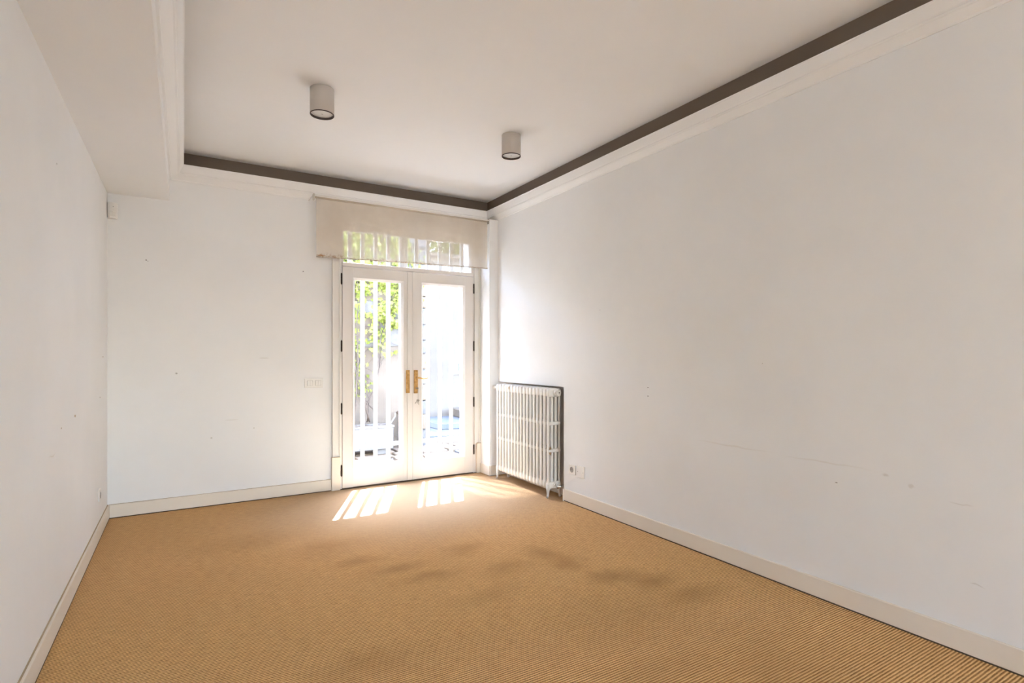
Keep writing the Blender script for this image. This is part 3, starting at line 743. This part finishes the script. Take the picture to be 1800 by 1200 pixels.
# white rendered building further back, with a lantern box
wb = empty('white_building', (7, 9.4, -.07), label='bright white rendered building wall beyond the courtyard', cat='building')
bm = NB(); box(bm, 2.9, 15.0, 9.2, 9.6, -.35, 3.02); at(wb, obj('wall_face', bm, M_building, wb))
bm = NB(); box(bm, 2.85, 15.05, 9.13, 9.66, 3.02, 3.10, .01, 1); at(wb, obj('coping', bm, M_building, wb))
cn = empty('shade_canopy', (5.9, 8.6, -.07), label='added flat canopy roof on posts, out of view, shading the courtyard', cat='canopy')  # canopy above the view, added to keep sun off the paving
bm = NB(); box(bm, 3.45, 9.0, 7.35, 10.5, 4.05, 4.22, .01, 1); at(cn, obj('shade_roof', bm, M_building, cn))
for x, y in ((8.8, 7.5), (8.8, 10.3), (7.4, 10.3)):
    bm = NB(); box(bm, x - .06, x + .06, y - .06, y + .06, -.07, 4.06, .006, 1); at(cn, obj('post', bm, M_building, cn))
lb = empty('wall_box', (4.42, 9.2, 1.02), label='small grey box fixed to the white wall', cat='wall box')
bm = NB(); box(bm, -.20, .22, -.03, 0, -.14, .14, .006, 1); obj('back_board', bm, M_whitewall, lb)
bm = NB(); box(bm, -.045, .045, -.07, -.028, -.075, .075, .012, 2); obj('cover', bm, M_slab, lb)
# stone slabs and steps climbing to the right
for (pts_, z0, z1, m_, lab) in (
    ([(2.95, 7.75), (4.1, 7.35), (5.6, 7.9), (5.4, 9.0), (3.3, 9.0)], -.07, .03, M_slab, 'lowest bluish stone step at the foot of the white wall'),
    ([(3.55, 8.15), (4.9, 7.95), (5.9, 8.5), (5.6, 9.15), (3.5, 9.15)], .03, .13, M_slab, 'second bluish stone step, set back on the lowest one'),
    ([(4.18, 8.55), (5.4, 8.3), (6.2, 8.8), (6.0, 9.19), (4.22, 9.19)], .13, .27, M_paver, 'highest brown edged stone step against the white wall')):
    c = Vector((sum(p[0] for p in pts_) / 5, sum(p[1] for p in pts_) / 5, z0))
    bm = NB(); sweep(bm, [[(a - c.x, b - c.y, 0) for a, b in pts_], [(a - c.x, b - c.y, z1 - z0) for a, b in pts_]])
    bmesh.ops.bevel(bm, geom=list(bm.edges), offset=.012, segments=1, affect='EDGES')
    o = obj('stone_step', bm, m_, label=lab, cat='step'); o.location = c
# trees above the white wall
for (x, y, h, R, sd_, lab) in ((5.95, 12.9, 4.9, 1.3, 1, 'leafy green tree behind the white wall, seen through the blind'), (.7, 12.4, 4.8, .95, 2, 'green tree behind the ivy wall, left of the other tree')):
    tr = empty('garden_tree', (x, y, -.07), label=lab, cat='tree')
    bm = NB(); tube(bm, [(0, 0, 0), (.06, .02, 1.2), (-.05, 0, 2.4), (.02, 0, h - .6)], [.14, .11, .09, .04], 10)
    for a in range(6): tube(bm, [(0, 0, 1.9 + .25 * a), (math.cos(a * 2.1) * .8, math.sin(a * 2.1) * .7, 2.7 + .25 * a)], [.04, .012], 6)
    obj('trunk', bm, M_bark, tr, smooth=True)
    r2 = random.Random(sd_); bm = NB()
    blobs = [Vector((r2.gauss(0, R * .5), r2.gauss(0, R * .45), h - .4 + r2.gauss(0, R * .42))) for _ in range(26)]
    for i in range(4600):
        c = r2.choice(blobs) + Vector((r2.gauss(0, .28), r2.gauss(0, .28), r2.gauss(0, .24)))
        leaf_faces(bm, c, r2.uniform(.07, .13), Vector((r2.uniform(-1, 1), r2.uniform(-1, .4), r2.uniform(-.2, 1))), r2.uniform(0, 6.28))
    obj('foliage', bm, M_tree, tr, kind='stuff')
